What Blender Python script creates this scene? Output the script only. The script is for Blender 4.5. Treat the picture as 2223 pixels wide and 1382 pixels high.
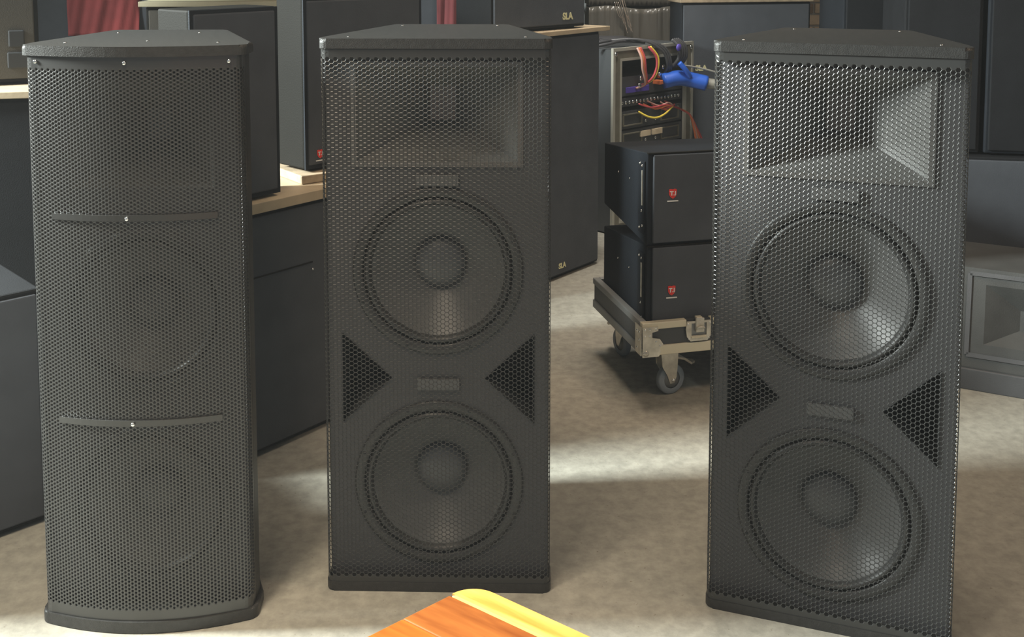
import bpy, bmesh, math, random
from mathutils import Vector, Matrix
from math import sin, cos, pi, sqrt, atan2
random.seed(7)
for o in list(bpy.data.objects): bpy.data.objects.remove(o)
S = bpy.context.scene
C = S.collection

# ---------------------------------------------------------------- camera
cd = bpy.data.cameras.new('camera'); cam = bpy.data.objects.new('camera', cd); C.objects.link(cam)
cd.sensor_width = 36; cd.lens = 2300 / 2223 * 36
cd.shift_x = 0.0; cd.shift_y = (85.0 - 691.0) / 2223
cam.location = (0, 0, 1.438)
cam.rotation_mode = 'XYZ'
cam.rotation_euler = (pi / 2 - 0.083, 0, 0)
cd.clip_start = .02
S.camera = cam

# ---------------------------------------------------------------- world, lights, exposure
w = bpy.data.worlds.new('world'); S.world = w; w.use_nodes = True
bg = w.node_tree.nodes['Background']
bg.inputs[0].default_value = (0.86, 0.94, 1.0, 1); bg.inputs[1].default_value = 0.34
P_ = math.radians
def area(name, loc, target, sx, sy, power, col):
    l = bpy.data.lights.new(name, 'AREA'); l.shape = 'RECTANGLE'; l.size = sx; l.size_y = sy
    l.energy = power; l.color = col
    o = bpy.data.objects.new(name, l); C.objects.link(o); o.location = loc
    d = Vector(target) - Vector(loc); o.rotation_euler = d.to_track_quat('-Z', 'Y').to_euler()
    return o
wl_ = area('window_light', (-4.3, 2.22, 2.75), (0.40, 2.0, 0.30), 0.6, 1.2, 320, (0.93, 1.0, 0.96)); wl_.data.spread = P_(92)
area('ceiling_lamp', (-0.95, 0.75, 3.3), (-0.65, 1.6, 0.0), 1.1, 0.7, 14, (1.0, 0.82, 0.62)).data.spread = P_(85)
area('dolly_fill', (0.45, 3.75, 3.42), (0.35, 3.5, 0), 1.2, 0.5, 8, (1.0, 0.80, 0.60)).data.spread = P_(65)  # unseen overhead fill added to warm the floor around the dolly
area('rack_fill', (0.35, 4.5, 3.42), (0.70, 5.4, 0.5), 0.8, 0.4, 16, (1.0, 0.95, 0.86)).data.spread = P_(75)  # unseen fill added to brighten the cable rack
area('floor_pool_fill', (-0.85, 1.45, 3.42), (-0.72, 1.85, 0), 0.25, 0.25, 5, (1.0, 0.84, 0.62)).data.spread = P_(48)  # unseen spot added to brighten the floor before the left speaker
area('right_floor_fill', (2.3, 1.6, 3.42), (2.0, 1.9, 0), 0.6, 0.6, 32, (1.0, 0.72, 0.50))  # unseen warm fill added for the shaded floor at far right
S.view_settings.view_transform = 'Standard'
S.view_settings.look = 'None'
S.view_settings.gamma = 1.0
S.view_settings.exposure = 0.0
S.view_settings.use_curve_mapping = False

# ---------------------------------------------------------------- materials
def mat(name, col, rough=.5, metal=0.0, bump=None, var=None, spec=.5, coat=0.0):
    m = bpy.data.materials.new(name); m.use_nodes = True
    n = m.node_tree.nodes; L = m.node_tree.links; b = n['Principled BSDF']
    b.inputs['Base Color'].default_value = (*col, 1); b.inputs['Roughness'].default_value = rough
    b.inputs['Metallic'].default_value = metal; b.inputs['Specular IOR Level'].default_value = spec
    b.inputs['Coat Weight'].default_value = coat
    tc = n.new('ShaderNodeTexCoord')
    if bump:
        sc, st = bump
        t = n.new('ShaderNodeTexNoise'); t.inputs['Scale'].default_value = sc; t.inputs['Detail'].default_value = 3
        L.new(tc.outputs['Object'], t.inputs['Vector'])
        bp = n.new('ShaderNodeBump'); bp.inputs['Strength'].default_value = st; bp.inputs['Distance'].default_value = .002
        L.new(t.outputs[0], bp.inputs['Height']); L.new(bp.outputs[0], b.inputs['Normal'])
    if var:
        sc, amt = var
        t = n.new('ShaderNodeTexNoise'); t.inputs['Scale'].default_value = sc; t.inputs['Detail'].default_value = 5
        L.new(tc.outputs['Object'], t.inputs['Vector'])
        r = n.new('ShaderNodeValToRGB')
        r.color_ramp.elements[0].position = .3; r.color_ramp.elements[1].position = .7
        r.color_ramp.elements[0].color = (*[c * (1 - amt) for c in col], 1)
        r.color_ramp.elements[1].color = (*[min(1, c * (1 + amt)) for c in col], 1)
        L.new(t.outputs[0], r.inputs[0]); L.new(r.outputs[0], b.inputs['Base Color'])
    return m
M = {}
M['grille'] = mat('grille paint', (.037,.038,.037), .27, spec=.5)
M['grille_fine'] = mat('fine grille paint', (.027,.027,.026), .34, spec=.8)
M['duratex'] = mat('textured black coating', (.030,.030,.029), .42, spec=.45, bump=(420, .4), var=(90, .18))
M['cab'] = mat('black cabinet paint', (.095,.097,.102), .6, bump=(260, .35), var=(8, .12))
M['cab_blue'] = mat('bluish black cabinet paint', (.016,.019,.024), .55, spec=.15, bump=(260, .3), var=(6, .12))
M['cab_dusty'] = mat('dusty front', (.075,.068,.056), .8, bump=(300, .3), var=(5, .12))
M['cab_body'] = mat('black box paint', (.014,.015,.017), .7, spec=.15, bump=(260, .35), var=(8, .12))  # kept darker than the fronts, missing shade put into the colour
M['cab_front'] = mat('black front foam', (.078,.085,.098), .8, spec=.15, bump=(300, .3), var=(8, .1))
M['cab_side'] = mat('shade-dark cabinet paint', (.009,.0085,.007), .7, spec=.15, bump=(200, .3), var=(5, .12))  # shade painted in: near-black where the window light should not reach
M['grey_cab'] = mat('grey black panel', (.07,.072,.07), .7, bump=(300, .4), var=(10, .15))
M['baffle'] = mat('baffle paint', (.10,.10,.104),  .8, spec=.2, bump=(350, .3))
M['cone'] = mat('paper cone', (.12,.12,.12), .40, bump=(120, .15), spec=.5)
M['dustcap'] = mat('dust cap', (.10,.104,.11), .42, bump=(200, .1))
M['surround'] = mat('rubber surround', (.05,.05,.05), .4)
M['horn'] = mat('horn plastic', (.14,.14,.135), .28, spec=.8)
M['dark'] = mat('cabinet inside', (.035,.037,.04), .8)
M['badge'] = mat('badge plate', (.13,.13,.13), .6)
M['screw'] = mat('screw steel', (.8, .8, .78), .18, metal=1)
M['ply'] = mat('plywood', (.50, .40, .27), .6, bump=(60, .2), var=(12, .14))
M['ply_dark'] = mat('plywood edge', (.36, .28, .19), .7, bump=(90, .3), var=(30, .2))
M['ply_pale'] = mat('pale board', (.58, .53, .37), .6, var=(6, .1))
M['red'] = mat('red cloth', (.30,.045,.045), .85, bump=(500, .4), var=(7, .22))
M['red_dark'] = mat('dark red cloth', (.22,.05,.055), .85, bump=(500, .4), var=(7, .2))
M['alu'] = mat('warm-lit aluminium', (.74,.68,.52), .38, metal=.2, bump=(90, .15))  # warm front light put into the rail colour
M['alu_dark'] = mat('dark aluminium', (.30,.31,.31), .5, metal=.4, bump=(90, .15))
M['case'] = mat('case laminate', (.06,.065,.07), .45, bump=(150, .2))
M['case_brown'] = mat('brown case border', (.15, .14, .105), .6, var=(20, .15))
M['case_edge'] = mat('case trim', (.42, .41, .35), .5, metal=.2)
M['steel'] = mat('zinc plated steel', (.66,.63,.55), .3, metal=.5, var=(40, .2))
M['rubber'] = mat('grey rubber tyre', (.25, .29, .33), .55)
M['badge_red'] = mat('red badge', (.80, .045, .035), .4)
M['badge_white'] = mat('white badge print', (.85, .83, .80), .4)
M['badge_yellow'] = mat('yellow badge print', (.80, .76, .45), .4)
M['film'] = mat('brown stretch film', (.125, .115, .095), .38, bump=(14, .9), var=(3, .15), coat=.3)
M['film_glint'] = mat('tinsel strand', (.75, .62, .5), .25, metal=.7)
M['cable_black'] = mat('black cable', (.06, .06, .065), .45)
M['cable_blue'] = mat('blue tape', (.02, .11, .55), .45)
M['cable_orange'] = mat('orange cable', (.75, .20, .07), .45)
M['cable_yellow'] = mat('yellow cable', (.80, .62, .08), .45)
M['cable_red'] = mat('red cable', (.55, .08, .09), .45)
M['cable_grey'] = mat('grey cable', (.30, .29, .25), .5)
M['cable_pink'] = mat('pale pink cable', (.62, .36, .30), .5)
M['plug'] = mat('plug metal', (.85, .80, .65), .25, metal=.6)
M['purple'] = mat('purple panel', (.09, .06, .35), .45)
M['screen'] = mat('amplifier label', (.85, .72, .52), .5)
M['wall'] = mat('back wall paint', (.17, .155, .13), .9, bump=(20, .2), var=(1.2, .12))
M['ceiling'] = mat('ceiling paint', (.30, .29, .27), .9, var=(1.2, .08))
M['brick_tan'] = mat('tan brick', (.62,.47,.32), .85, bump=(80, .5), var=(15, .15))
M['brick_brown'] = mat('brown brick', (.26,.17,.11), .85, bump=(80, .5), var=(15, .15))
M['mortar'] = mat('mortar', (.33, .31, .28), .9, bump=(80, .4))
M['pipe'] = mat('grey pipe', (.25, .29, .31), .5, metal=.2)

def floor_mat():
    m = bpy.data.materials.new('speckled beige floor'); m.use_nodes = True
    n = m.node_tree.nodes; L = m.node_tree.links; b = n['Principled BSDF']
    tc = n.new('ShaderNodeTexCoord')
    def noise(sc, det, lo, hi, c0, c1):
        t = n.new('ShaderNodeTexNoise'); t.inputs['Scale'].default_value = sc; t.inputs['Detail'].default_value = det
        t.inputs['Roughness'].default_value = .65
        L.new(tc.outputs['Object'], t.inputs['Vector'])
        r = n.new('ShaderNodeValToRGB'); e = r.color_ramp.elements
        e[0].position = lo; e[1].position = hi; e[0].color = (*c0, 1); e[1].color = (*c1, 1)
        L.new(t.outputs[0], r.inputs[0]); return r, t
    a, _ = noise(28, 6, .35, .66, (.27, .262, .225), (.385, .372, .32))
    s, t2 = noise(75, 3, .27, .33, (.55, .5, .42), (1, 1, 1))
    mx = n.new('ShaderNodeMix'); mx.data_type = 'RGBA'; mx.blend_type = 'MULTIPLY'; mx.inputs[0].default_value = 1
    L.new(a.outputs[0], mx.inputs[6]); L.new(s.outputs[0], mx.inputs[7])
    L.new(mx.outputs[2], b.inputs['Base Color'])
    b.inputs['Roughness'].default_value = .62
    bp = n.new('ShaderNodeBump'); bp.inputs['Strength'].default_value = .25; bp.inputs['Distance'].default_value = .003
    L.new(t2.outputs[0], bp.inputs['Height']); L.new(bp.outputs[0], b.inputs['Normal'])
    return m
M['floor'] = floor_mat()
def wood_mat(name, c0, c1):
    m = bpy.data.materials.new(name); m.use_nodes = True
    n = m.node_tree.nodes; L = m.node_tree.links; b = n['Principled BSDF']
    tc = n.new('ShaderNodeTexCoord'); mp = n.new('ShaderNodeMapping'); mp.inputs['Scale'].default_value = (5, 38, 20)
    L.new(tc.outputs['Object'], mp.inputs[0])
    t = n.new('ShaderNodeTexNoise'); t.inputs['Scale'].default_value = 1.6; t.inputs['Detail'].default_value = 7
    t.inputs['Distortion'].default_value = .6
    L.new(mp.outputs[0], t.inputs['Vector'])
    r = n.new('ShaderNodeValToRGB'); e = r.color_ramp.elements
    e[0].position = .34; e[1].position = .64; e[0].color = (*c0, 1); e[1].color = (*c1, 1)
    L.new(t.outputs[0], r.inputs[0]); L.new(r.outputs[0], b.inputs['Base Color'])
    b.inputs['Roughness'].default_value = .3; b.inputs['Coat Weight'].default_value = .35
    return m
M['wood_a'] = wood_mat('orange brown wood', (.27, .075, .018), (.46, .15, .035))
M['wood_b'] = wood_mat('amber wood', (.33, .10, .018), (.52, .18, .03))
M['wood_highlight'] = wood_mat('yellow highlight wood', (.62, .29, .05), (.85, .52, .13))  # bright strip painting the lamp's reflection along the table edge

# ---------------------------------------------------------------- helpers
def link(name, me, m, parent=None):
    me.name = name
    if m: me.materials.append(m)
    o = bpy.data.objects.new(name, me); C.objects.link(o)
    if parent: o.parent = parent
    return o
def pyd(name, vs, fs, m, parent=None, smooth=False):
    me = bpy.data.meshes.new(name); me.from_pydata([tuple(v) for v in vs], [], fs); me.update()
    if smooth: me.shade_smooth()
    return link(name, me, m, parent)
def frombm(name, bm, m, parent=None, smooth=False):
    bmesh.ops.recalc_face_normals(bm, faces=bm.faces[:])
    me = bpy.data.meshes.new(name); bm.to_mesh(me); bm.free()
    if smooth: me.shade_smooth()
    return link(name, me, m, parent)
def empty(name, loc, rz, label, cat, group=None):
    o = bpy.data.objects.new(name, None); C.objects.link(o); o.empty_display_size = .1
    o.location = loc; o.rotation_euler = (0, 0, rz)
    tag(o, label, cat, group); return o
def tag(o, label, cat, group=None):
    o['label'] = label; o['category'] = cat
    if group: o['group'] = group
    return o
def bmbox(bm, x0, x1, y0, y1, z0, z1, mtx=None):
    vs = [bm.verts.new((x, y, z)) for z in (z0, z1) for y in (y0, y1) for x in (x0, x1)]
    if mtx:
        for v in vs: v.co = mtx @ v.co
    for f in ((0, 1, 3, 2), (4, 6, 7, 5), (0, 4, 5, 1), (1, 5, 7, 3), (3, 7, 6, 2), (2, 6, 4, 0)):
        bm.faces.new([vs[i] for i in f])
    return vs
def box(name, b, m, parent=None, bev=0.0, seg=2):
    bm = bmesh.new(); bmbox(bm, *b)
    if bev: bmesh.ops.bevel(bm, geom=bm.edges[:], offset=bev, segments=seg, profile=.5, affect='EDGES')
    return frombm(name, bm, m, parent)
def prism(name, poly, z0, z1, m, parent=None, bevtop=0.0, seg=3, bevbot=0.0, open_front=None, smooth=False):
    bm = bmesh.new()
    a = [bm.verts.new((x, y, z0)) for x, y in poly]; b = [bm.verts.new((x, y, z1)) for x, y in poly]
    n = len(poly); bm.faces.new(a[::-1]); bm.faces.new(b)
    for i in range(n):
        if open_front and i in open_front: continue
        bm.faces.new((a[i], a[(i + 1) % n], b[(i + 1) % n], b[i]))
    bm.edges.ensure_lookup_table()
    if bevtop:
        ed = [e for e in bm.edges if all(abs(v.co.z - z1) < 1e-6 for v in e.verts)]
        bmesh.ops.bevel(bm, geom=ed, offset=bevtop, segments=seg, profile=.5, affect='EDGES')
    if bevbot:
        ed = [e for e in bm.edges if all(abs(v.co.z - z0) < 1e-6 for v in e.verts)]
        bmesh.ops.bevel(bm, geom=ed, offset=bevbot, segments=seg, profile=.5, affect='EDGES')
    o = frombm(name, bm, m, parent)
    return o
def tube(name, pts, r, m, parent=None, n=8, smoothpts=True):
    P = [Vector(p) for p in pts]
    if smoothpts and len(P) > 2:
        Q = []
        for i in range(len(P) - 1):
            p0 = P[max(i - 1, 0)]; p1 = P[i]; p2 = P[i + 1]; p3 = P[min(i + 2, len(P) - 1)]
            for k in range(5):
                t = k / 5
                Q.append(.5 * ((2 * p1) + (p2 - p0) * t + (2 * p0 - 5 * p1 + 4 * p2 - p3) * t * t + (3 * p1 - p0 - 3 * p2 + p3) * t ** 3))
        Q.append(P[-1]); P = Q
    vs = []; fs = []; up = Vector((0, 0, 1)); last = None
    for i, p in enumerate(P):
        d = (P[min(i + 1, len(P) - 1)] - P[max(i - 1, 0)]).normalized()
        a = last - d * last.dot(d) if last else d.cross(up)
        if a.length < 1e-4: a = d.cross(Vector((1, 0, 0)))
        a.normalize(); last = a; b = d.cross(a)
        for k in range(n):
            t = 2 * pi * k / n; vs.append(p + a * (cos(t) * r) + b * (sin(t) * r))
    for i in range(len(P) - 1):
        for k in range(n):
            fs.append((i * n + k, i * n + (k + 1) % n, (i + 1) * n + (k + 1) % n, (i + 1) * n + k))
    fs.append(tuple(range(n))[::-1]); fs.append(tuple((len(P) - 1) * n + k for k in range(n)))
    return pyd(name, vs, fs, m, parent, True)
def lathe(name, prof, cx, cz, v0, m, parent=None, n=64):
    # profile of (radius, depth) turned about a horizontal axis that points into the cabinet
    vs = []; fs = []
    for r, d in prof:
        if r < 1e-6: vs.append((cx, v0 + d, cz)); continue
        for k in range(n):
            t = 2 * pi * k / n; vs.append((cx + r * cos(t), v0 + d, cz + r * sin(t)))
    idx = []; c = 0
    for r, d in prof:
        if r < 1e-6: idx.append([c]); c += 1
        else: idx.append(list(range(c, c + n))); c += n
    for a, b in zip(idx, idx[1:]):
        for k in range(n):
            k2 = (k + 1) % n
            if len(a) == 1: fs.append((a[0], b[k2], b[k]))
            elif len(b) == 1: fs.append((a[k], a[k2], b[0]))
            else: fs.append((a[k], a[k2], b[k2], b[k]))
    bm = bmesh.new(); me = bpy.data.meshes.new('t'); me.from_pydata(vs, [], fs); bm.from_mesh(me)
    bpy.data.meshes.remove(me)
    return frombm(name, bm, m, parent, True)
def plate(name, outer, holes, y0, thick, m, parent):
    # flat upright plate (x,z outline) with real holes, front at y0
    cu = bpy.data.curves.new('c', 'CURVE'); cu.dimensions = '2D'; cu.fill_mode = 'BOTH'; cu.extrude = thick / 2
    for ring in [outer] + holes:
        sp = cu.splines.new('POLY'); sp.points.add(len(ring) - 1); sp.use_cyclic_u = True
        for i, (x, z) in enumerate(ring): sp.points[i].co = (x, z, 0, 1)
    t = bpy.data.objects.new('t', cu); C.objects.link(t)
    me = bpy.data.meshes.new_from_object(t.evaluated_get(bpy.context.evaluated_depsgraph_get()))
    bpy.data.objects.remove(t); bpy.data.curves.remove(cu)
    for v in me.vertices: x, z, d = v.co; v.co = (x, y0 + thick / 2 + d, z)
    me.materials.clear()
    return link(name, me, m, parent)
def circle(cx, cz, r, n=48): return [(cx + r * cos(2 * pi * k / n), cz + r * sin(2 * pi * k / n)) for k in range(n)]
def text(name, s, size, m, parent, x, y, z, ext=.0006, bold=0.0):
    cu = bpy.data.curves.new('t', 'FONT'); cu.body = s; cu.size = size; cu.extrude = ext
    cu.align_x = 'CENTER'; cu.align_y = 'CENTER'; cu.offset = bold
    t = bpy.data.objects.new('t', cu); C.objects.link(t)
    me = bpy.data.meshes.new_from_object(t.evaluated_get(bpy.context.evaluated_depsgraph_get()))
    bpy.data.objects.remove(t)
    for v in me.vertices: a, b, c = v.co; v.co = (x + a, y - c, z + b)
    me.materials.clear()
    return link(name, me, m, parent)

# ---------------------------------------------------------------- setting
def struct(o): o['kind'] = 'structure'; return o
struct(box('floor', (-5.5, 5.5, -2.5, 8.2, -.1, 0), M['floor']))
struct(box('ceiling', (-5.5, 5.5, -.6, 8.2, 3.5, 3.6), M['ceiling']))
struct(box('wall_left', (-5.6, -5.5, -.6, 8.2, 0, 3.6), M['wall']))
struct(box('wall_right', (5.5, 5.6, -.6, 8.2, 0, 3.6), M['wall']))
struct(box('wall_back', (-5.5, 5.5, 8.2, 8.35, 0, 3.6), M['wall']))
# brick pier on the back wall behind the right speakers
pier = struct(box('wall_pier', (2.02, 2.42, 7.40, 7.62, 0, 3.0), M['mortar']))
bi = 0
BM = {}
for k in range(36):
    z = .02 + k * .082
    off = 0 if k % 2 else -.09
    for j in range(4):
        x0 = 2.02 + off + j * .185; x1 = x0 + .172
        x0 = max(x0, 2.015); x1 = min(x1, 2.425)
        if x1 - x0 < .03: continue
        dz = random.uniform(-.002, .002)
        dark = (k % 3 == 0 and j != 1)
        box('brick', (x0, x1, 7.385 + random.uniform(-.003, .003), 7.41, z + dz, z + .068 + dz), M['brick_brown' if dark else 'brick_tan'], pier, .004, 1)

# ---------------------------------------------------------------- perforated grille
def grille(name, prof, z0, z1, pz0, pz1, pitch, hole, m, parent, smin=0, smax=0):
    # prof: dense (u, v) polyline.  hexagonal cells with real holes laid over its arc length
    P = [Vector((a, b)) for a, b in prof]
    L = [0]
    for a, b in zip(P, P[1:]): L.append(L[-1] + (b - a).length)
    tot = L[-1]
    import bisect
    N = []
    for i in range(len(P)):
        d = (P[min(i + 1, len(P) - 1)] - P[max(i - 1, 0)]).normalized(); N.append(Vector((-d.y, d.x)))  # towards the inside
    def at(s, dep):
        s = min(max(s, 0), tot); i = min(max(bisect.bisect_right(L, s) - 1, 0), len(P) - 2)
        t = (s - L[i]) / (L[i + 1] - L[i]); p = P[i].lerp(P[i + 1], t); n = N[i].lerp(N[i + 1], t).normalized()
        return p + n * dep
    R = pitch / sqrt(3)          # hexagon circumradius, flat tops
    cw = 1.5 * R
    nc = int(tot / cw) + 2; nr = int((z1 - z0) / pitch) + 3
    off = (tot - (nc - 1) * cw) / 2
    vs = []; fs = []; key = {}
    def vert(s, z, dep, share=True):
        s = min(max(s, 0), tot); z = min(max(z, z0), z1)
        k = (round(s * 2e4), round(z * 2e4), round(dep * 1e5))
        if k in key: return key[k]
        q = at(s, dep); vs.append((q.x, q.y, z)); key[k] = len(vs) - 1; return key[k]
    co = [(cos(k * pi / 3), sin(k * pi / 3)) for k in range(6)]
    for c in range(nc):
        s = off + c * cw
        for r in range(nr):
            z = z0 + r * pitch + (pitch / 2 if c % 2 else 0) - pitch * .3
            if z - pitch > z1: continue
            o6 = [vert(s + R * a, z + R * b, 0) for a, b in co]
            perf = pz0 < z < pz1 and smin + R < s < tot - smax - R
            if not perf:
                u = []
                for q in o6:
                    if q not in u: u.append(q)
                if len(u) > 2: fs.append(u)
                continue
            i6 = [vert(s + R * hole * a, z + R * hole * b, .0005) for a, b in co]
            b6 = [vert(s + R * hole * a * .97, z + R * hole * b * .97, .0014) for a, b in co]
            for k in range(6):
                k2 = (k + 1) % 6
                fs.append((o6[k], o6[k2], i6[k2], i6[k])); fs.append((i6[k], i6[k2], b6[k2], b6[k]))
    return pyd(name, vs, fs, m, parent)

def arc(cx, cy, r, a0, a1, n=8): return [(cx + r * cos(a0 + (a1 - a0) * k / n), cy + r * sin(a0 + (a1 - a0) * k / n)) for k in range(n + 1)]
H = 1.25
# ---------------------------------------------------------------- the two flat-fronted double woofer speakers
W, D, WB = .5037, .4577, .3053
def outline(W, D, WB, ob=0, r=.016, grow=0, bulge=0, y0=0, side=.07, n=20):
    h = W / 2 + grow
    p = arc(-h + r, y0 - grow + r, r, pi, 1.5 * pi, 5)
    if bulge:
        p = arc(-h + r, y0 - grow + r, r, pi, 1.38 * pi, 5)
        hb = h - .632 * r; yb = y0 - grow + .07 * r
        xs = [-hb + 2 * hb * k / n for k in range(1, n)]
        p += [(x, yb - bulge * (1 - (x / hb) ** 2)) for x in xs]
        p += arc(h - r, y0 - grow + r, r, -.38 * pi, 0, 5)
    else: p += arc(h - r, y0 - grow + r, r, -pi / 2, 0, 5)
    p += [(h, side), (ob + WB / 2 + grow, D - .012 + grow), (ob + WB / 2 - .012, D + grow), (ob - WB / 2 + .012, D + grow), (ob - WB / 2 - grow, D - .012 + grow), (-h, side)]
    return p
def screw(parent, x, y, z, r=.004, up=False, name='screw'):
    bm = bmesh.new()
    mt = Matrix.Translation((x, y, z)) @ (Matrix() if up else Matrix.Rotation(pi / 2, 4, 'X'))
    bmesh.ops.create_uvsphere(bm, u_segments=12, v_segments=6, radius=r, matrix=mt @ Matrix.Diagonal((1, 1, .45, 1)))
    return frombm(name, bm, M['screw'], parent, True)
def woofer(parent, cz, v0, R=.19, depth=.078):
    f = R / .19
    w = lathe('woofer_frame', [(R, .004), (R, -.004), (R - .004, -.006), (.170 * f, -.006), (.167 * f, .0), (.167 * f, .012)], 0, cz, v0, M['surround'], parent)
    n = 10
    lathe('surround', [(.167 * f - .019 * f * k / n, .004 - .011 * sin(pi * k / n)) for k in range(n + 1)], 0, cz, v0, M['surround'], w)
    lathe('cone', [(.148 * f, .004), (.143 * f, .008)] + [((.143 - .087 * (k / 8)) * f, .008 + (depth - .008) * (k / 8) ** .86) for k in range(1, 9)], 0, cz, v0, M['cone'], w)
    lathe('dust_cap', [(.060 * f, depth + .002), (.058 * f, depth - .006)] + [(.058 * f * cos(k * pi / 20), depth - .006 - .026 * sin(k * pi / 20)) for k in range(1, 11)], 0, cz, v0, M['dustcap'], w, 48)
    for k in range(8):
        t = 2 * pi * (k + .5) / 8
        screw(w, .1815 * f * cos(t), v0 - .006, cz + .1815 * f * sin(t), .0035).data.materials[0] = M['dark']
    return w
def tube_walls(name, ring0, y0, ring1, y1, m, parent, close=True):
    n = len(ring0); vs = [(x, y0, z) for x, z in ring0] + [(x, y1, z) for x, z in ring1]
    fs = [(i, (i + 1) % n, n + (i + 1) % n, n + i) for i in range(n)]
    if close: fs.append(tuple(range(n, 2 * n)))
    return pyd(name, vs, fs, m, parent)
def big_speaker(loc, yaw, label):
    t = empty('loudspeaker', (*loc, 0), -yaw, label, 'loudspeaker')
    v0 = .034
    body = outline(W - .008, D, WB, r=.004, y0=v0, side=.075)
    # shell without its front wall
    n = len(body); front = [5]
    bm = bmesh.new()
    a = [bm.verts.new((x, y, .018)) for x, y in body]; b = [bm.verts.new((x, y, H - .022)) for x, y in body]
    bm.faces.new(a[::-1]); bm.faces.new(b)
    for i in range(n):
        if i == 5: continue
        bm.faces.new((a[i], a[(i + 1) % n], b[(i + 1) % n], b[i]))
    frombm('cabinet', bm, M['duratex'], t)
    h = W / 2 - .004 - .002
    sq = .178; hz0, hz1 = .975, 1.185
    tl = [(-.215, .585), (-.215, .380), (-.105, .483)]; tr = [(.215, .380), (.215, .585), (.105, .483)]
    plate('baffle', [(-h, .02), (h, .02), (h, H - .024), (-h, H - .024)],
          [circle(0, .728, .172), circle(0, .240, .172), [(-sq, hz0), (sq, hz0), (sq, hz1), (-sq, hz1)], tl, tr], v0, .015, M['baffle'], t)
    woofer(t, .728, v0); woofer(t, .240, v0)
    # horn: mouth, curved flare, throat
    rings = []
    for k in range(9):
        q = k / 8; e = (1 - q) ** 1.0
        x = .030 + (sq - .030) * (e ** 1.12); z0 = 1.045 + (hz0 - 1.045) * (e ** 1.1); z1 = 1.125 + (hz1 - 1.125) * (e ** 1.1)
        rings.append((v0 + .145 * q, [(-x, z0), (x, z0), (x, z1), (-x, z1)]))
    vs = []; fs = []
    for y, r in rings: vs += [(x, y, z) for x, z in r]
    for k in range(8):
        for i in range(4): j = (i + 1) % 4; fs.append((k * 4 + i, k * 4 + j, k * 4 + 4 + j, k * 4 + 4 + i))
    fs.append((32, 33, 34, 35))
    hn = pyd('horn', vs, fs, M['horn'], t)
    # lip round the horn mouth
    bm = bmesh.new()
    for bb in ((-sq - .012, sq + .012, v0 - .004, v0 + .004, hz0 - .012, hz0), (-sq - .012, sq + .012, v0 - .004, v0 + .004, hz1, hz1 + .012),
               (-sq - .012, -sq, v0 - .004, v0 + .004, hz0, hz1), (sq, sq + .012, v0 - .004, v0 + .004, hz0, hz1)): bmbox(bm, *bb)
    frombm('horn_lip', bm, M['horn'], hn)
    for tri in (tl, tr):
        cx = sum(p[0] for p in tri) / 3; cz = sum(p[1] for p in tri) / 3
        inner = [(cx + (x - cx) * .85, cz + (z - cz) * .85) for x, z in tri]
        tube_walls('port', tri, v0 - .003, inner, v0 + .13, M['dark'], t)
    for z in (.934, .470): box('badge_plate', (-.048, .048, v0 - .009, v0 - .002, z - .013, z + .013), M['badge'], t, .002)
    prof = [(-W / 2 + .001, .034)] + [(-W / 2 + .001, .034 - .004 * k) for k in range(1, 4)]
    prof += arc(-W / 2 + .017, .017, .016, pi, 1.5 * pi, 8) + [(-W / 2 + .017 + (W - .034) * k / 30, .001) for k in range(1, 30)]
    prof += arc(W / 2 - .017, .017, .016, -pi / 2, 0, 8) + [(W / 2 - .001, .022), (W / 2 - .001, .034)]
    grille('grille', prof, .02, H - .0235, .036, 1.2085, .0102, .85, M['grille'], t)
    prism('top_cap', outline(W, D, WB, r=.018, grow=.002), H - .022, H, M['duratex'], t, .009, 4)
    prism('bottom_cap', outline(W, D, WB, r=.018, grow=.001), 0, .021, M['duratex'], t, 0, 3, .004)
    for x, y in ((-.195, .045), (.195, .045), (-.12, .40), (.12, .40)): screw(t, x, y, H, .0035, True)
    return t
big_speaker((.6619, 2.1372), .3394, 'tall black double-woofer loudspeaker at right, its cones and horn showing through the grille')
big_speaker((-.1659, 2.2753), .023, 'tall black double-woofer loudspeaker in the middle, standing in shadow behind the table corner')

# ---------------------------------------------------------------- curved speaker at the left
WL, DL, WBL, OB = .456, .428, .280, -.044
sp = empty('loudspeaker', (-.780, 2.169, 0), .0281, 'tall slim black loudspeaker at left with a bowed, finely perforated front in three sections', 'loudspeaker')
HL = 1.2456; BU = .042
def bow(x, h, b=BU): return -b * (1 - (x / h) ** 2)
prism('top_cap', outline(WL, DL, WBL, OB, r=.022, grow=.003, bulge=BU), HL - .021, HL, M['duratex'], sp, .007, 4)
prism('bottom_cap', outline(WL, DL, WBL, OB, r=.022, grow=.002, bulge=BU), 0, .026, M['duratex'], sp, .005, 3, .003)
wl = WL - .014
body = outline(wl, DL - .01, WBL, OB, r=.004, y0=.034, side=.075)
bm = bmesh.new(); n = len(body)
a = [bm.verts.new((x, y, .026)) for x, y in body]; b = [bm.verts.new((x, y, HL - .021)) for x, y in body]
bm.faces.new(a[::-1]); bm.faces.new(b)
for i in range(n):
    if i == 5: continue
    bm.faces.new((a[i], a[(i + 1) % n], b[(i + 1) % n], b[i]))
frombm('cabinet', bm, M['duratex'], sp)
h = wl / 2 - .004
plate('baffle', [(-h, .028), (h, .028), (h, HL - .023), (-h, HL - .023)],
      [circle(0, .675, .157), circle(0, .245, .157), [(-.15, .94), (.15, .94), (.15, 1.17), (-.15, 1.17)]], .034, .015, M['baffle'], sp)
woofer(sp, .675, .034, .176, .07); woofer(sp, .245, .034, .176, .07)
vs = []; fs = []
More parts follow.
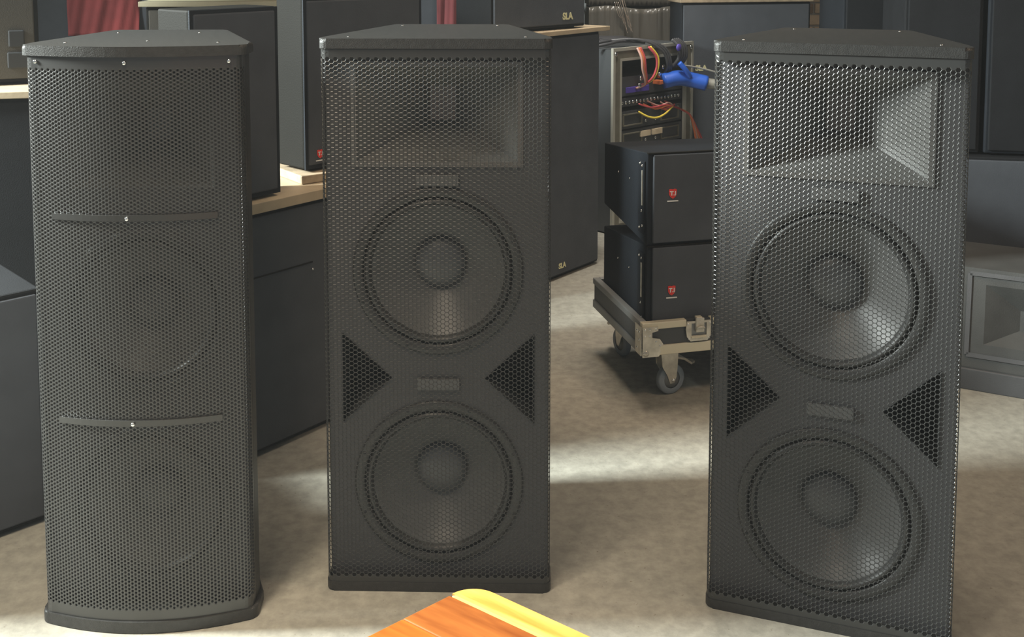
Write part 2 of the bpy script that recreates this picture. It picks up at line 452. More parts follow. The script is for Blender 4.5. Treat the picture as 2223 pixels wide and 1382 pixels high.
for k in range(9):
    e = 1 - k / 8; x = .025 + .125 * e ** 1.1; z0 = 1.02 - .08 * e ** 1.1; z1 = 1.09 + .08 * e ** 1.1
    vs += [(-x, .034 + .017 * k, z0), (x, .034 + .017 * k, z0), (x, .034 + .017 * k, z1), (-x, .034 + .017 * k, z1)]
for k in range(8):
    for i in range(4): j = (i + 1) % 4; fs.append((k * 4 + i, k * 4 + j, k * 4 + 4 + j, k * 4 + 4 + i))
fs.append((32, 33, 34, 35)); pyd('horn', vs, fs, M['horn'], sp)
hp = wl / 2 - .020
prof = [(-wl / 2, .034), (-wl / 2, .026)] + arc(-wl / 2 + .020, .018, .020, pi, 1.42 * pi, 8)
prof += [(-hp + 2 * hp * k / 40, -.002 + bow(-hp + 2 * hp * k / 40, hp, BU - .006)) for k in range(1, 40)]
prof += arc(wl / 2 - .020, .018, .020, -.42 * pi, 0, 8) + [(wl / 2, .026), (wl / 2, .034)]
grille('grille', prof, .026, HL - .0215, .050, 1.197, .0082, .60, M['grille_fine'], sp)
for z in (.893, .459):                                   # cross bars with their screws
    bar = []
    for k in range(21):
        x = -.17 + .34 * k / 20
        bar.append((x, -.004 + bow(x, hp, BU - .006)))
    prism('cross_bar', [(x, y - .0012) for x, y in bar] + [(x, y + .0015) for x, y in bar[::-1]], z - .0065, z + .0065, M['grille_fine'], sp)
    screw(sp, -.008, -.0445, z, .0042)
for x in (-.197, -.005, .197): screw(sp, x, -.002 + bow(x, hp, BU - .006) - .0025, 1.2125, .0042)
for x, y in ((-.16, .06), (.16, .06), (-.14, .33), (.05, .33), (0, .10)): screw(sp, x, y, HL, .0035, True)

# ---------------------------------------------------------------- wooden table in the foreground
T0 = Vector((-.043, 1.104)); d1 = Vector((-.755, -.655)).normalized(); d2 = Vector((.805, -.592)).normalized()
TH = .75
tb = empty('table', (T0.x, T0.y, 0), 0, 'orange-brown solid wood table, only one rounded corner showing at the bottom', 'table')
def bulged(p, q, k=12, amt=.012):
    d = q - p; nrm = Vector((d.y, -d.x)).normalized(); return [p + d * (i / k) + nrm * amt * 4 * (i / k) * (1 - i / k) for i in range(k + 1)]
A = Vector((0, 0)); Bp = d1 * .95; Dp = d2 * .95; Cp = Bp + d2 * .55; Ep = Dp + d1 * .35
# rounded corner
r = .035; ang = math.acos(d1.dot(d2)); tlen = r / math.tan(ang / 2)
cen = (d1 + d2).normalized() * (r / sin(ang / 2)); s0 = d2 * tlen - cen; s1 = d1 * tlen - cen
cor = []
a0 = atan2(s0.y, s0.x); a1 = atan2(s1.y, s1.x)
if a1 < a0: a1 += 2 * pi
for k in range(11): t_ = a0 + (a1 - a0) * k / 10; cor.append(cen + Vector((cos(t_), sin(t_))) * r)
poly = [v for v in cor] + [Bp, Cp, Ep, Dp]
def clip(poly, p, nrm):
    out = []
    for i in range(len(poly)):
        a_, b_ = poly[i], poly[(i + 1) % len(poly)]; da = (a_ - p).dot(nrm); db = (b_ - p).dot(nrm)
        if da >= 0: out.append(a_)
        if da * db < 0: out.append(a_ + (b_ - a_) * (da / (da - db)))
    return out
nr = Vector((-d2.y, d2.x));
if nr.dot(d1) < 0: nr = -nr
lo = 0; first = True; k = 0
grainang = atan2(d2.y, d2.x)
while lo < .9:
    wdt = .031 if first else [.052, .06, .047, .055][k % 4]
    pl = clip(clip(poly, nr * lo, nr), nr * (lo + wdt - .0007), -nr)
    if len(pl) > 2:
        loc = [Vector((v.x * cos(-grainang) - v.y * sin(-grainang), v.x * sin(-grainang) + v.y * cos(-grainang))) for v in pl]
        o = prism('stave', [(v.x, v.y) for v in loc], TH - .032, TH, M['wood_highlight'] if first else M['wood_a' if k % 2 else 'wood_b'], tb, .0075 if first else .0018, 3)
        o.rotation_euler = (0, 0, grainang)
        if first: o['label'] = 'edge stave in painted highlight yellow'
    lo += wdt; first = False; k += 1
for p in (d1 * .12 + d2 * .12, d1 * .82 + d2 * .14, d1 * .14 + d2 * .82, d1 * .62 + d2 * .42):
    bm = bmesh.new(); a_ = .028
    vs_ = bmbox(bm, p.x - a_, p.x + a_, p.y - a_, p.y + a_, 0, TH - .032)
    for v in vs_[:4]: v.co.x = p.x + (v.co.x - p.x) * .65; v.co.y = p.y + (v.co.y - p.y) * .65
    frombm('leg', bm, M['wood_a'], tb)

# ---------------------------------------------------------------- dark cabinets of the background
def shield(parent, x, y, z, s=.030):
    pts = [(-.5, .55), (-.25, .62), (0, .55), (.25, .62), (.5, .55), (.48, -.1), (.3, -.42), (0, -.62), (-.3, -.42), (-.48, -.1)]
    vs = [(x + a * s, y, z + b * s) for a, b in pts] + [(x + a * s, y - .002, z + b * s) for a, b in pts]; n = len(pts)
    fs = [tuple(range(n, 2 * n))] + [(i, (i + 1) % n, n + (i + 1) % n, n + i) for i in range(n)]
    o = pyd('badge', vs, fs, M['badge_red'], parent)
    text('badge_lettering', 'T.I', s * .74, M['badge_white'], o, x, y - .003, z + .04 * s, bold=s * .02)
    box('badge_underline', (x - .72 * s, x + .72 * s, y - .002, y, z - .98 * s, z - .84 * s), M['badge_white'], o)
    return o
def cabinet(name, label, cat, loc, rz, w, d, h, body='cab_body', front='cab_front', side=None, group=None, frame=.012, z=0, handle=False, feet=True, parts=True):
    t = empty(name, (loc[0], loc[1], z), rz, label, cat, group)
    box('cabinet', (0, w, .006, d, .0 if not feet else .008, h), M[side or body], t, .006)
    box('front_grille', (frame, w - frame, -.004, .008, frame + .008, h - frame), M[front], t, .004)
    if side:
        box('front_frame', (0.001, w - .001, .0, .006, .008, h - .001), M[body], t)
    if feet:
        for x in (.05, w - .05):
            for y in (.05, d - .05):
                bm = bmesh.new(); bmesh.ops.create_cone(bm, cap_ends=True, segments=12, radius1=.018, radius2=.02, depth=.008, matrix=Matrix.Translation((x, y, .004)))
                frombm('foot', bm, M['dark'], t)
    if handle:
        hx, hz = handle
        box('handle_recess', (-.003, .004, hx - .05, hx + .05, hz - .035, hz + .035), M['dark'], t, .001)
    return t
def P(d): return math.radians(d)

# large black sub under the pale board, between the left and middle speakers
u50 = Vector((cos(P(50.6)), sin(P(50.6))))
sub = cabinet('subwoofer', 'big black subwoofer box between the left and middle speakers with a pale board on top', 'subwoofer',
              (-.721 - u50.x * .20, 2.92 - u50.y * .20), P(50.6), .88, .34, .705)
box('front_seam', (.02, .40, -.006, -.002, .52, .524), M['cab_side'], sub)
screw(sub, .40, -.006, .50, .004)
bd = box('plywood_board', (-.02, .90, -.015, .34, 0, .030), M['ply'], None, .002)
bd.location = (-.721 - u50.x * .20, 2.92 - u50.y * .20, .706); bd.rotation_euler = (0, 0, P(50.6))
tag(bd, 'pale plywood board lying on the big black subwoofer between the left and middle speakers', 'board')
# speaker A on the board
ua = Vector((cos(P(50.6)), sin(P(50.6)))); na = Vector((-ua.y, ua.x))
pa = Vector((-.668, 3.014)) - ua * .29
cabinet('loudspeaker', 'black speaker cabinet on the plywood board just right of the left loudspeaker', 'loudspeaker', (pa.x, pa.y), P(50.6), .29, .15, .545, body='cab_blue', front='cab_front', side='cab_side', z=.737)
# speaker B, on its own thick plywood base
ub = Vector((cos(P(47)), sin(P(47))))
pb = Vector((-.635, 3.165))
bb = box('wooden_riser', (-.012, .50, -.02, .30, 0, .026), M['ply_dark'], None, .003)
bb.location = (pb.x, pb.y, .737); bb.rotation_euler = (0, 0, P(38)); tag(bb, 'thick plywood base under the cabinet with the red shield badge, left of the middle speaker', 'board')
cb = cabinet('loudspeaker', 'black speaker cabinet with a red shield badge partly behind the middle speaker', 'loudspeaker', (pb.x + .005, pb.y + .022), P(47), .48, .14, .535, body='cab_blue', front='cab_front', side='cab_side', z=.764)
shield(cb, .052, -.0045, .052, .022)
# pale board lying above the two
pbx = box('pale_board', (0, .97, 0, .42, 0, .02), M['ply_pale'], None, .002)
pbx.location = (-1.42, 4.02, 1.226); pbx.rotation_euler = (0, 0, P(4)); tag(pbx, 'pale cream board along the top edge above the black cabinets at left', 'board')
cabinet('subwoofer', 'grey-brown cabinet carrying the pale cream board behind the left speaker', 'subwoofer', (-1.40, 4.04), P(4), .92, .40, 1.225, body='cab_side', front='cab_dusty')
# tall dark cabinets with red cloths
c1 = cabinet('loudspeaker', 'tall dark cabinet with a bright red cloth, behind the left speaker', 'loudspeaker', (-2.16, 4.74), P(2), .62, .5, 1.95, handle=None)
c2 = cabinet('loudspeaker', 'tall dark cabinet with a dull red cloth, behind the middle speaker', 'loudspeaker', (-.88, 5.20), P(2), .86, .5, 1.95)
def cloth(name, label, loc, rz, pts_top, w, h, m):
    nx, nz = 30, 14; vs = []; fs = []
    for i in range(nx + 1):
        u = i / nx; top = 0
        for (u0, t0), (u1, t1) in zip(pts_top, pts_top[1:]):
            if u0 <= u <= u1: top = t0 + (t1 - t0) * (u - u0) / (u1 - u0)
        for j in range(nz + 1):
            v = j / nz
            vs.append((u * w, -.012 - .006 * sin(u * 17 + v * 2) - .004 * sin(u * 41 + v * 5), h * (1 - v) - top * (1 - v)))
    for i in range(nx):
        for j in range(nz):
            a_ = i * (nz + 1) + j; fs.append((a_, a_ + nz + 1, a_ + nz + 2, a_ + 1))
    o = pyd(name, vs, fs, m, None, True); sm = o.modifiers.new('s', 'SOLIDIFY'); sm.thickness = .003
    o.location = loc; o.rotation_euler = (0, 0, rz); tag(o, label, 'cloth'); return o
cloth('red_cloth', 'bright red cloth with a sagging top edge hung on the tall cabinet at left', (-1.985, 4.74, 1.06), P(2), [(0, .012), (.28, 0), (.42, .022), (.62, .025), (.82, .005), (1, 0)], .315, .19, M['red'])
cloth('red_cloth', 'dull dark red cloth hanging above the middle speaker', (-.37, 5.21, .95), P(2), [(0, 0), (1, 0)], .20, .80, M['red_dark'])
# left edge
lb = cabinet('subwoofer', 'black subwoofer under the thin wooden board at the left edge of the picture', 'subwoofer', (-2.32, 3.13), P(14), .95, .6, .975, front='cab_body')
bl = box('plywood_board', (-.02, 1.02, -.02, .62, 0, .022), M['ply'], None, .002); bl.location = (-2.32, 3.13, .976); bl.rotation_euler = (0, 0, P(14))
tag(bl, 'thin wooden board on the black subwoofer at the left edge', 'board')
gl = cabinet('loudspeaker', 'grey-brown speaker with a dark handle hole, top left corner', 'loudspeaker', (-2.045, 3.289), P(24), .52, .30, .75, body='cab_side', front='cab_dusty', z=.999)
box('handle', (.430, .478, -.012, -.003, .125, .180), M['dark'], gl, .004)
box('handle', (.425, .490, -.012, -.003, .055, .108), M['dark'], gl, .004)
cabinet('subwoofer', 'low black box in front of the left edge', 'subwoofer', (-1.62, 2.146), P(43.7), .62, .50, .603, front='cab_front')

# big black cabinet right of the middle speaker, its board and the speaker on it
ang = atan2(4.803 - 4.516, .401 - .167); ur = Vector((cos(ang), sin(ang)))
bc = Vector((.401, 4.803)) - ur * .85
big = cabinet('subwoofer', 'tall black bass cabinet just right of the middle speaker, plywood on top', 'subwoofer', (bc.x, bc.y), ang, .85, .30, 1.075, body='cab_blue', front='cab_front')
text('logo', 'SLA', .032, M['badge_yellow'], big, .56, -.0055, .056, bold=.0012)
pw = box('plywood_board', (-.02, .90, -.02, .31, 0, .020), M['ply'], None, .002); pw.location = (bc.x, bc.y, 1.077); pw.rotation_euler = (0, 0, ang)
tag(pw, 'orange plywood board on the tall black bass cabinet right of the middle speaker', 'board')
tp = cabinet('loudspeaker', 'black speaker with a small yellow logo standing on the orange plywood board', 'loudspeaker', (bc.x + ur.x * .16 - ur.y * .06, bc.y + ur.y * .16 + ur.x * .06), ang - .10, .58, .22, .70, z=1.098)
text('logo', 'SLA', .040, M['badge_yellow'], tp, .455, -.0055, .055, bold=.0018)
# pipe
pp = empty('pipe', (.396, 5.95, 0), 0, 'grey metal pipe beside the speaker with the yellow logo', 'pipe')
tube('pipe_shaft', [(0, 0, 0), (0, 0, 2.0)], .014, M['pipe'], pp, 16, False)
for zz in (1.10, .5): tube('coupling', [(0, 0, zz), (0, 0, zz + .045)], .021, M['pipe'], pp, 16, False)
bm = bmesh.new(); bmesh.ops.create_cone(bm, cap_ends=True, segments=24, radius1=.035, radius2=.03, depth=.02, matrix=Matrix.Translation((0, 0, .01))); frombm('foot_plate', bm, M['pipe'], pp)

# film wrapped cabinets at the back
def wrapped(name, label, loc, rz, w, d, h, z):
    t = empty(name, (*loc, z), rz, label, 'wrapped case')
    box('case', (.01, w - .01, .03, d, 0, h - .01), M['case_brown'], t, .004)
    nx, nz = 60, 10; vs = []; fs = []
    for i in range(nx + 1):
        for j in range(nz + 1):
            u, v = i / nx, j / nz
            vs.append((u * w, .008 + .010 * sin(u * 37 + sin(u * 90) * .8) * (.4 + .6 * v) + .004 * sin(u * 140 + v * 3), v * h + .010 * sin(u * 9) * v))
    for i in range(nx):
        for j in range(nz):
            a_ = i * (nz + 1) + j; fs.append((a_, a_ + nz + 1, a_ + nz + 2, a_ + 1))
    o = pyd('stretch_film', vs, fs, M['film'], t, True); o.modifiers.new('s', 'SOLIDIFY').thickness = .002
    return t
cabinet('subwoofer', 'dark case on the floor under the film-wrapped case behind the rack', 'case', (.45, 6.06), P(1), .60, .5, .76)
wr = wrapped('wrapped_case', 'case wrapped in brownish stretch film above and behind the cable rack', (.44, 6.04), P(1), .60, .5, .345, .772)
wr2 = wrapped('wrapped_case', 'darker film-wrapped case at the very top edge, over the other wrapped case', (.44, 6.05), P(1), .60, .48, .4, 1.125)
tn = empty('painted_glint', (.62, 6.02, .98), 0, 'added shiny strands standing in for glints on the wrapped case', 'painted_glint')
for i in range(9):  # strands modelled in place of glints on the stretch film
    x = .006 * i + random.uniform(-.004, .004); z1 = .10 + random.uniform(0, .08); z0 = random.uniform(-.01, .05)
    tube('strand', [(x - .035, -.01, z1 + .06), (x - .012, -.015, z1 - .02), (x + .01, -.01, z0 + .03), (x + .018, -.012, z0)], .0018, M['film_glint'], tn, 5)
# dark wrapped speaker to the right of the rack
dk = cabinet('loudspeaker', 'large black cabinet with a brown top edge behind and right of the cable rack', 'loudspeaker', (.925, 5.78), P(12), .77, .18, 1.155, body='cab_blue', front='cab_front')
text('logo', 'SLA', .042, M['badge_yellow'], dk, .118, -.0055, .795, bold=.0018)
te = box('edge_board', (-.01, .78, -.012, .19, 0, .018), M['ply_dark'], None, .003); te.location = (.925, 5.78, 1.156); te.rotation_euler = (0, 0, P(12))
tag(te, 'brown wooden edge board on the black cabinet behind the right speaker', 'board')

# ---------------------------------------------------------------- cable rack in its flight case
rk = empty('rack_case', (.504, 5.264, 0), P(43), 'open flight case rack full of coloured cables behind the black speaker stack', 'rack')
RW, RH, RD = .65, .953, .36
bm = bmesh.new()
bmbox(bm, .008, .05, .008, RD, .008, RH - .008); bmbox(bm, RW - .05, RW - .008, .008, RD, .008, RH - .008)
bmbox(bm, .05, RW - .05, .008, RD, .008, .05); bmbox(bm, .05, RW - .05, .008, RD, RH - .05, RH - .008); bmbox(bm, .05, RW - .05, RD - .02, RD, .05, RH - .05)
frombm('case_shell', bm, M['case'], rk)
def frame(name, x0, x1, z0, z1, t, y0, y1, m, parent):
    bm = bmesh.new()
    bmbox(bm, x0, x0 + t, y0, y1, z0, z1); bmbox(bm, x1 - t, x1, y0, y1, z0, z1)
    bmbox(bm, x0 + t, x1 - t, y0, y1, z0, z0 + t); bmbox(bm, x0 + t, x1 - t, y0, y1, z1 - t, z1)
    return frombm(name, bm, m, parent)
frame('case_border', .012, RW - .012, .012, RH - .012, .046, .0, .0085, M['case_brown'], rk)
frame('outer_trim', 0, RW, 0, RH, .016, -.004, .012, M['case_edge'], rk)
frame('inner_trim', .055, RW - .055, .055, RH - .055, .013, -.002, .016, M['case_edge'], rk)
for x in (.02, RW - .02):
    for z in (.03, RH - .03): screw(rk, x, -.004, z, .012, name='corner_ball')
x0, x1 = .068, RW - .068
def unit(name, z0, z1, m='case', y=.02): return box(name, (x0, x1, y, y + .30, z0, z1), M[m], rk, .003)
un = unit('patch_unit', .70, .80); box('purple_panel', (.12, .30, .012, .02, .715, .745), M['purple'], un, .002)
un2 = unit('connector_strip', .645, .69, 'dark')
for i in range(17): screw(un2, x0 + .02 + i * .0285, .012, .668, .0095, name='connector')
for z0 in (.53, .43, .33, .23, .13):
    u_ = unit('amplifier', z0, z0 + .092)
    frame('grille_frame', x0 + .03, x0 + .18, z0 + .015, z0 + .078, .006, .012, .02, M['case_brown'], u_)
    frame('grille_frame', x1 - .18, x1 - .03, z0 + .015, z0 + .078, .006, .012, .02, M['case_brown'], u_)
    if z0 == .43:
        for xx in (.275, .37): box('label_plate', (xx - .04, xx + .04, .010, .02, z0 + .048, z0 + .078), M['screen'], u_, .001)
    for xx in (.28, .36): screw(u_, xx, .016, z0 + .03, .009, name='knob')
# cables: each run is a thing
def cab(label, pts, r, m, group=None):
    o = tube('cable', pts, r, M[m], None, 7); o.parent = None
    mw = Matrix.Translation((.504, 5.264, 0)) @ Matrix.Rotation(P(43), 4, 'Z')
    o.matrix_world = mw; return tag(o, label, 'cable', group)
G = 'cables in the rack'
for i, (dx, m) in enumerate(((0, 'cable_pink'), (.012, 'cable_orange'), (.024, 'cable_red'))):
    cab(('pale pink', 'orange', 'dark red')[i] + ' cable of the left loop hanging over the rack front', [(.15 + dx, -.03, .95), (.16 + dx, -.05, .90), (.17 + dx, -.05, .84), (.20 + dx * .6, -.04, .79), (.22 + dx * .4, -.02, .755), (.19, 0.01, .735)], .006, m, 'left loop of orange cables')
for i, (dx, m) in enumerate(((0, 'cable_red'), (.013, 'cable_yellow'))):
    cab(('red', 'yellow')[i] + ' cable of the middle loop hanging over the rack front', [(.24 + dx, -.03, .95), (.275 + dx, -.05, .90), (.28 + dx, -.05, .84), (.25 + dx, -.04, .78), (.22, 0.01, .745)], .006, m, 'middle loop of red and yellow cables')
for k in range(3):
    cab(('leftmost', 'middle', 'rightmost')[k] + ' black cable of three arching over the rack front to a pale plug', [(.08 + .03 * k, .15, .975), (.22 + .03 * k, .02, .985 - .004 * k), (.33 + .02 * k, -.04, .93), (.37 + .015 * k, -.05, .85), (.385 + .02 * k, -.02, .80)], .007, 'cable_black', 'black cables over the rack top')
for k in range(7):
    yy = .05 + .05 * k
    cab('black cable lying in the bundle on top of the rack', [(-.09 - .01 * k, yy + .05, .955 + .004 * (k % 3)), (.02, yy, .972 + .005 * (k % 2)), (.15, yy + .02, .978), (.28 + .03 * k, yy - .02, .966)], .008, 'cable_black', 'black cable bundle on the rack')
for x, z in ((.195, .79), (.185, .755), (.345, .80), (.375, .835)):
    screw(rk, x, -.02, z, .013, name='plug')
for x, z in ((.335, .745), (.37, .775)): box('orange_plug', (x, x + .035, -.03, .02, z, z + .022), M['cable_orange'], rk, .003)
cab('thick cable bundle wrapped in blue tape at the right of the rack', [(.36, -.03, .76), (.43, -.07, .775), (.50, -.10, .765), (.56, -.16, .745)], .042, 'cable_blue')
cab('loose strip of blue tape above the blue bundle', [(.405, -.10, .86), (.43, -.115, .83), (.455, -.12, .80), (.47, -.12, .785)], .014, 'cable_blue')
cab('grey cable tail leaving the blue bundle to the right', [(.56, -.16, .745), (.62, -.22, .735), (.72, -.28, .71)], .028, 'cable_grey')
cab('thin grey cable running down to the right past the yellow logo', [(.43, -.08, .845), (.52, -.12, .83), (.62, -.18, .80), (.72, -.24, .76)], .005, 'cable_grey')
for k in range(4): cab('dark cable bunch hanging at the top right of the rack', [(.44 + .015 * k, -.02, .975), (.46 + .018 * k, -.05, .94), (.465 + .02 * k, -.05, .88), (.45 + .02 * k, -.02, .83)], .010, 'cable_black', 'dark cables at the rack right')
screw(rk, .45, -.06, .935, .02, name='blue_connector').data.materials[0] = M['purple']
for k, (m, z) in enumerate((('cable_red', .655), ('cable_orange', .648), ('cable_pink', .664), ('cable_red', .640), ('cable_orange', .632), ('cable_pink', .645), ('cable_red', .650))):
    cab(('first', 'second', 'third', 'fourth', 'fifth', 'sixth', 'last')[k] + ' wire from the left fanning out under the connector strip, ' + m[6:], [(.20 + .035 * k, .0, z + .004 * (k % 2)), (.27 + .03 * k, -.03, z - .022 - .003 * (k % 3)), (.37 + .012 * k, -.04, z - .016), (.43, -.04, .628)], .0045, m, 'wires from the connector strip')
cab('yellow cable sagging below the connector strip', [(.20, 0, .615), (.24, -.03, .588), (.30, -.04, .578), (.37, -.04, .592), (.43, -.04, .625)], .0055, 'cable_yellow')
for k, m in enumerate(('cable_orange', 'cable_pink', 'cable_orange', 'cable_red')):
    cab(('leftmost orange', 'pale pink', 'second orange', 'rightmost red')[k] + ' cable trailing down the right side of the rack', [(.43, -.04, .626), (.50, -.045, .60), (.565, -.05, .565), (.60 + .008 * k, -.05, .49), (.62 + .012 * k, -.055, .41 + .01 * k), (.655 + .014 * k, -.06, .34 + .01 * k)], .0055, m, 'orange cables down the rack side')

# ---------------------------------------------------------------- dolly with two wedge shaped array speakers
DY = P(14)
dl = empty('dolly', (.410, 3.247, 0), DY, 'flight case dolly with aluminium edges and grey caster under the two badged black speakers', 'dolly')
DW, DD, z0, z1 = .72, .49, .165, .270
box('deck', (.006, DW - .006, .006, DD - .006, z0 + .004, z1 - .06), M['case'], dl, .002)
bm = bmesh.new()
for b_ in ((.004, DW - .004, .004, .016, z0, z1 - .002), (.004, DW - .004, DD - .016, DD - .004, z0, z1 - .002), (.004, .016, .016, DD - .016, z0, z1 - .002), (DW - .016, DW - .004, .016, DD - .016, z0, z1 - .002)): bmbox(bm, *b_)
frombm('side_panels', bm, M['case'], dl)
def rail(b_): return box('rail', b_, M['alu'], dl, .0025)
rail((.0, .150, -.001, .022, z1 - .022, z1)); rail((.232, DW, -.001, .022, z1 - .022, z1)); rail((.045, DW, -.001, .022, z0 - .002, z0 + .030))
for b_ in ((-.001, .022, .022, DD, z1 - .022, z1), (-.001, .022, .022, DD, z0 - .002, z0 + .026), (DW - .022, DW + .001, .022, DD, z1 - .022, z1), (.022, DW - .022, DD - .022, DD + .001, z1 - .022, z1)):
    o = rail(b_); o.data.materials[0] = M['alu_dark']  # rails turned away get the darker copy, shade put in the colour
# steel corner brace: L plate, lower lobe, rivets
lplate = [(0, z0 - .004), (.055, z0 - .004), (.062, z0 + .010), (.058, z0 + .022), (.070, z0 + .034), (.058, z0 + .052), (.032, z0 + .058), (.032, z1 - .030), (.052, z1 - .026), (.052, z1 - .012), (0, z1 - .012)]
cp = plate('corner_brace', lplate, [], -.005, .004, M['steel'], dl)
for x, z in ((.008, z1 - .02), (.024, z1 - .02), (.044, z1 - .019), (.008, z1 - .040), (.024, z1 - .040), (.045, z0 + .045), (.058, z0 + .032)): screw(cp, x, -.005, z, .0035, name='rivet')
cs = box('side_brace', (-.005, -.001, 0, .05, z0, z1 - .012), M['steel'], dl, .001)
for y, z in ((.012, z1 - .03), (.012, z1 - .055), (.03, z0 + .02), (.03, z1 - .03)):
    bm = bmesh.new(); bmesh.ops.create_uvsphere(bm, u_segments=10, v_segments=6, radius=.004, matrix=Matrix.Translation((-.005, y, z))); frombm('rivet', bm, M['screw'], cs, True)
bm = bmesh.new(); bmesh.ops.create_uvsphere(bm, u_segments=24, v_segments=12, radius=.015, matrix=Matrix.Translation((.012, .006, z0 + .008))); frombm('ball_corner', bm, M['steel'], dl, True)
# butterfly latch in its dish
dish = [(.150, z1 - .005), (.232, z1 - .005), (.236, z1 - .03), (.232, z1 - .055), (.220, z1 - .070), (.162, z1 - .070), (.150, z1 - .055), (.146, z1 - .03)]
lt = plate('latch_dish', dish, [[(.165, z1 - .052), (.217, z1 - .052), (.217, z1 - .012), (.165, z1 - .012)]], -.005, .004, M['steel'], dl)
box('latch_back', (.163, .219, .0, .003, z1 - .054, z1 - .010), M['alu_dark'], lt)
box('latch_plate', (.178, .206, -.012, -.001, z1 - .040, z1 + .006), M['steel'], lt, .002)
box('latch_hook', (.181, .201, -.008, .010, z1 + .001, z1 + .008), M['alu'], lt, .0015)
tube('latch_wing', [(.178, -.010, z1 - .03), (.184, -.018, z1 - .022), (.200, -.018, z1 - .022), (.207, -.010, z1 - .028)], .003, M['steel'], lt)
box('latch_lip', (.163, .214, -.010, -.004, z1 - .059, z1 - .054), M['alu'], lt, .001)
for x, z in ((.154, z1 - .014), (.228, z1 - .014), (.157, z1 - .062), (.225, z1 - .062)): screw(lt, x, -.005, z, .003, name='rivet')
def caster(x, y, a):
    root = box('caster', (-.045, .045, -.04, .04, z0 - .008, z0 - .002), M['steel'], dl, .001); root.location = (x, y, 0); root.rotation_euler = (0, 0, a)
    bm = bmesh.new()
    for s in (-.019, .016):
        pts = [(-.035, z0 - .012), (.032, z0 - .012), (.030, .095), (.026, .060), (.018, .040), (.002, .040), (-.010, .07), (-.028, .10)]
        A_ = [bm.verts.new((px, s, pz)) for px, pz in pts]; B_ = [bm.verts.new((px, s + .003, pz)) for px, pz in pts]
        bm.faces.new(A_); bm.faces.new(B_[::-1])
        for i in range(len(pts)): j = (i + 1) % len(pts); bm.faces.new((A_[i], A_[j], B_[j], B_[i]))
    bmbox(bm, -.035, .032, -.019, .019, z0 - .016, z0 - .008)
    frombm('fork', bm, M['steel'], root)
    lathe('wheel', [(.030, -.011), (.046, -.011), (.050, -.007), (.050, .007), (.046, .011), (.030, .011)], .014, .050, 0, M['rubber'], root, 40)
    lathe('hub', [(0, -.009), (.031, -.009), (.031, .009), (0, .009)], .014, .050, 0, M['alu_dark'], root, 32)
    screw(root, .014, -.021, .050, .007, name='axle_nut')
    bp_ = [(.030, 0, .125), (.058, 0, .118), (.085, 0, .098), (.106, 0, .096)]
    vs = []; fs = []
    for i, (px, _, pz) in enumerate(bp_):
        hw = (.018, .024, .022, .008)[i]
        vs += [(px, -hw, pz), (px, hw, pz), (px, hw * .8, pz - .008), (px, -hw * .8, pz - .008)]
    for i in range(3):
        for j in range(4): k2 = (j + 1) % 4; fs.append((i * 4 + j, i * 4 + k2, i * 4 + 4 + k2, i * 4 + 4 + j))
    fs += [(0, 1, 2, 3), (12, 13, 14, 15)]
    pyd('brake_pedal', vs, fs, M['steel'], root)
for x, y, a in ((.115, .075, P(12)), (DW - .09, .075, P(-160)), (.09, DD - .08, P(100)), (DW - .09, DD - .08, P(60))): caster(x, y, a)

def array_box(label, z, sh):
    t = empty('loudspeaker', (.410 + .026 * cos(DY) - .030 * sin(DY), 3.247 + .026 * sin(DY) + .030 * cos(DY), z), DY, label, 'loudspeaker')
    w, d, h = .66, .42, .297; tp_ = .040
    vs = [(x, y, z_) for x in (0, w) for y, z_ in ((.006, 0), (d, tp_), (d, h - tp_), (.006, h))]
    fs = [(0, 1, 2, 3), (7, 6, 5, 4), (0, 4, 5, 1), (1, 5, 6, 2), (2, 6, 7, 3), (3, 7, 4, 0)]
    bm = bmesh.new(); me = bpy.data.meshes.new('t'); me.from_pydata(vs, [], fs); bm.from_mesh(me); bmesh.ops.bevel(bm, geom=bm.edges[:], offset=.003, segments=2, profile=.5, affect='EDGES')
    frombm('cabinet', bm, M['cab_blue'], t)
    box('front_grille', (.018, w - .018, -.003, .008, .008, h - .006), M['cab_front'], t, .003)
    box('edge_strip', (.0, w, -.001, .010, h - .004, h), M['cab_side'], t)
    # rigging hardware on the side
    rg = box('rigging_plate', (-.006, 0, .02, .075, .03, h - .03), M['cab_blue'], t, .002)
    box('rigging_bar', (-.010, -.006, .028, .034, h * .42, h * .80), M['steel'], rg, .001)
    for y, z_ in ((.032, h - .045), (.050, h - .040), (.028, .06), (.052, .05), (.034, h * .36)):
        bm = bmesh.new(); bmesh.ops.create_uvsphere(bm, u_segments=10, v_segments=6, radius=.0042, matrix=Matrix.Translation((-.008, y, z_))); frombm('rigging_pin', bm, M['screw'], rg, True)
    for y in (.16, .27):
        bm = bmesh.new(); bmesh.ops.create_uvsphere(bm, u_segments=10, v_segments=6, radius=.003, matrix=Matrix.Translation((-.001, y, h * .62))); frombm('side_bolt', bm, M['screw'], t, True)
    shield(t, .082, -.0035, sh, .0255)
    return t
array_box('black array speaker with red shield badge, lower of the two on the dolly', .2105, .150)
array_box('black array speaker with red shield badge, upper of the two on the dolly', .5085, .165)

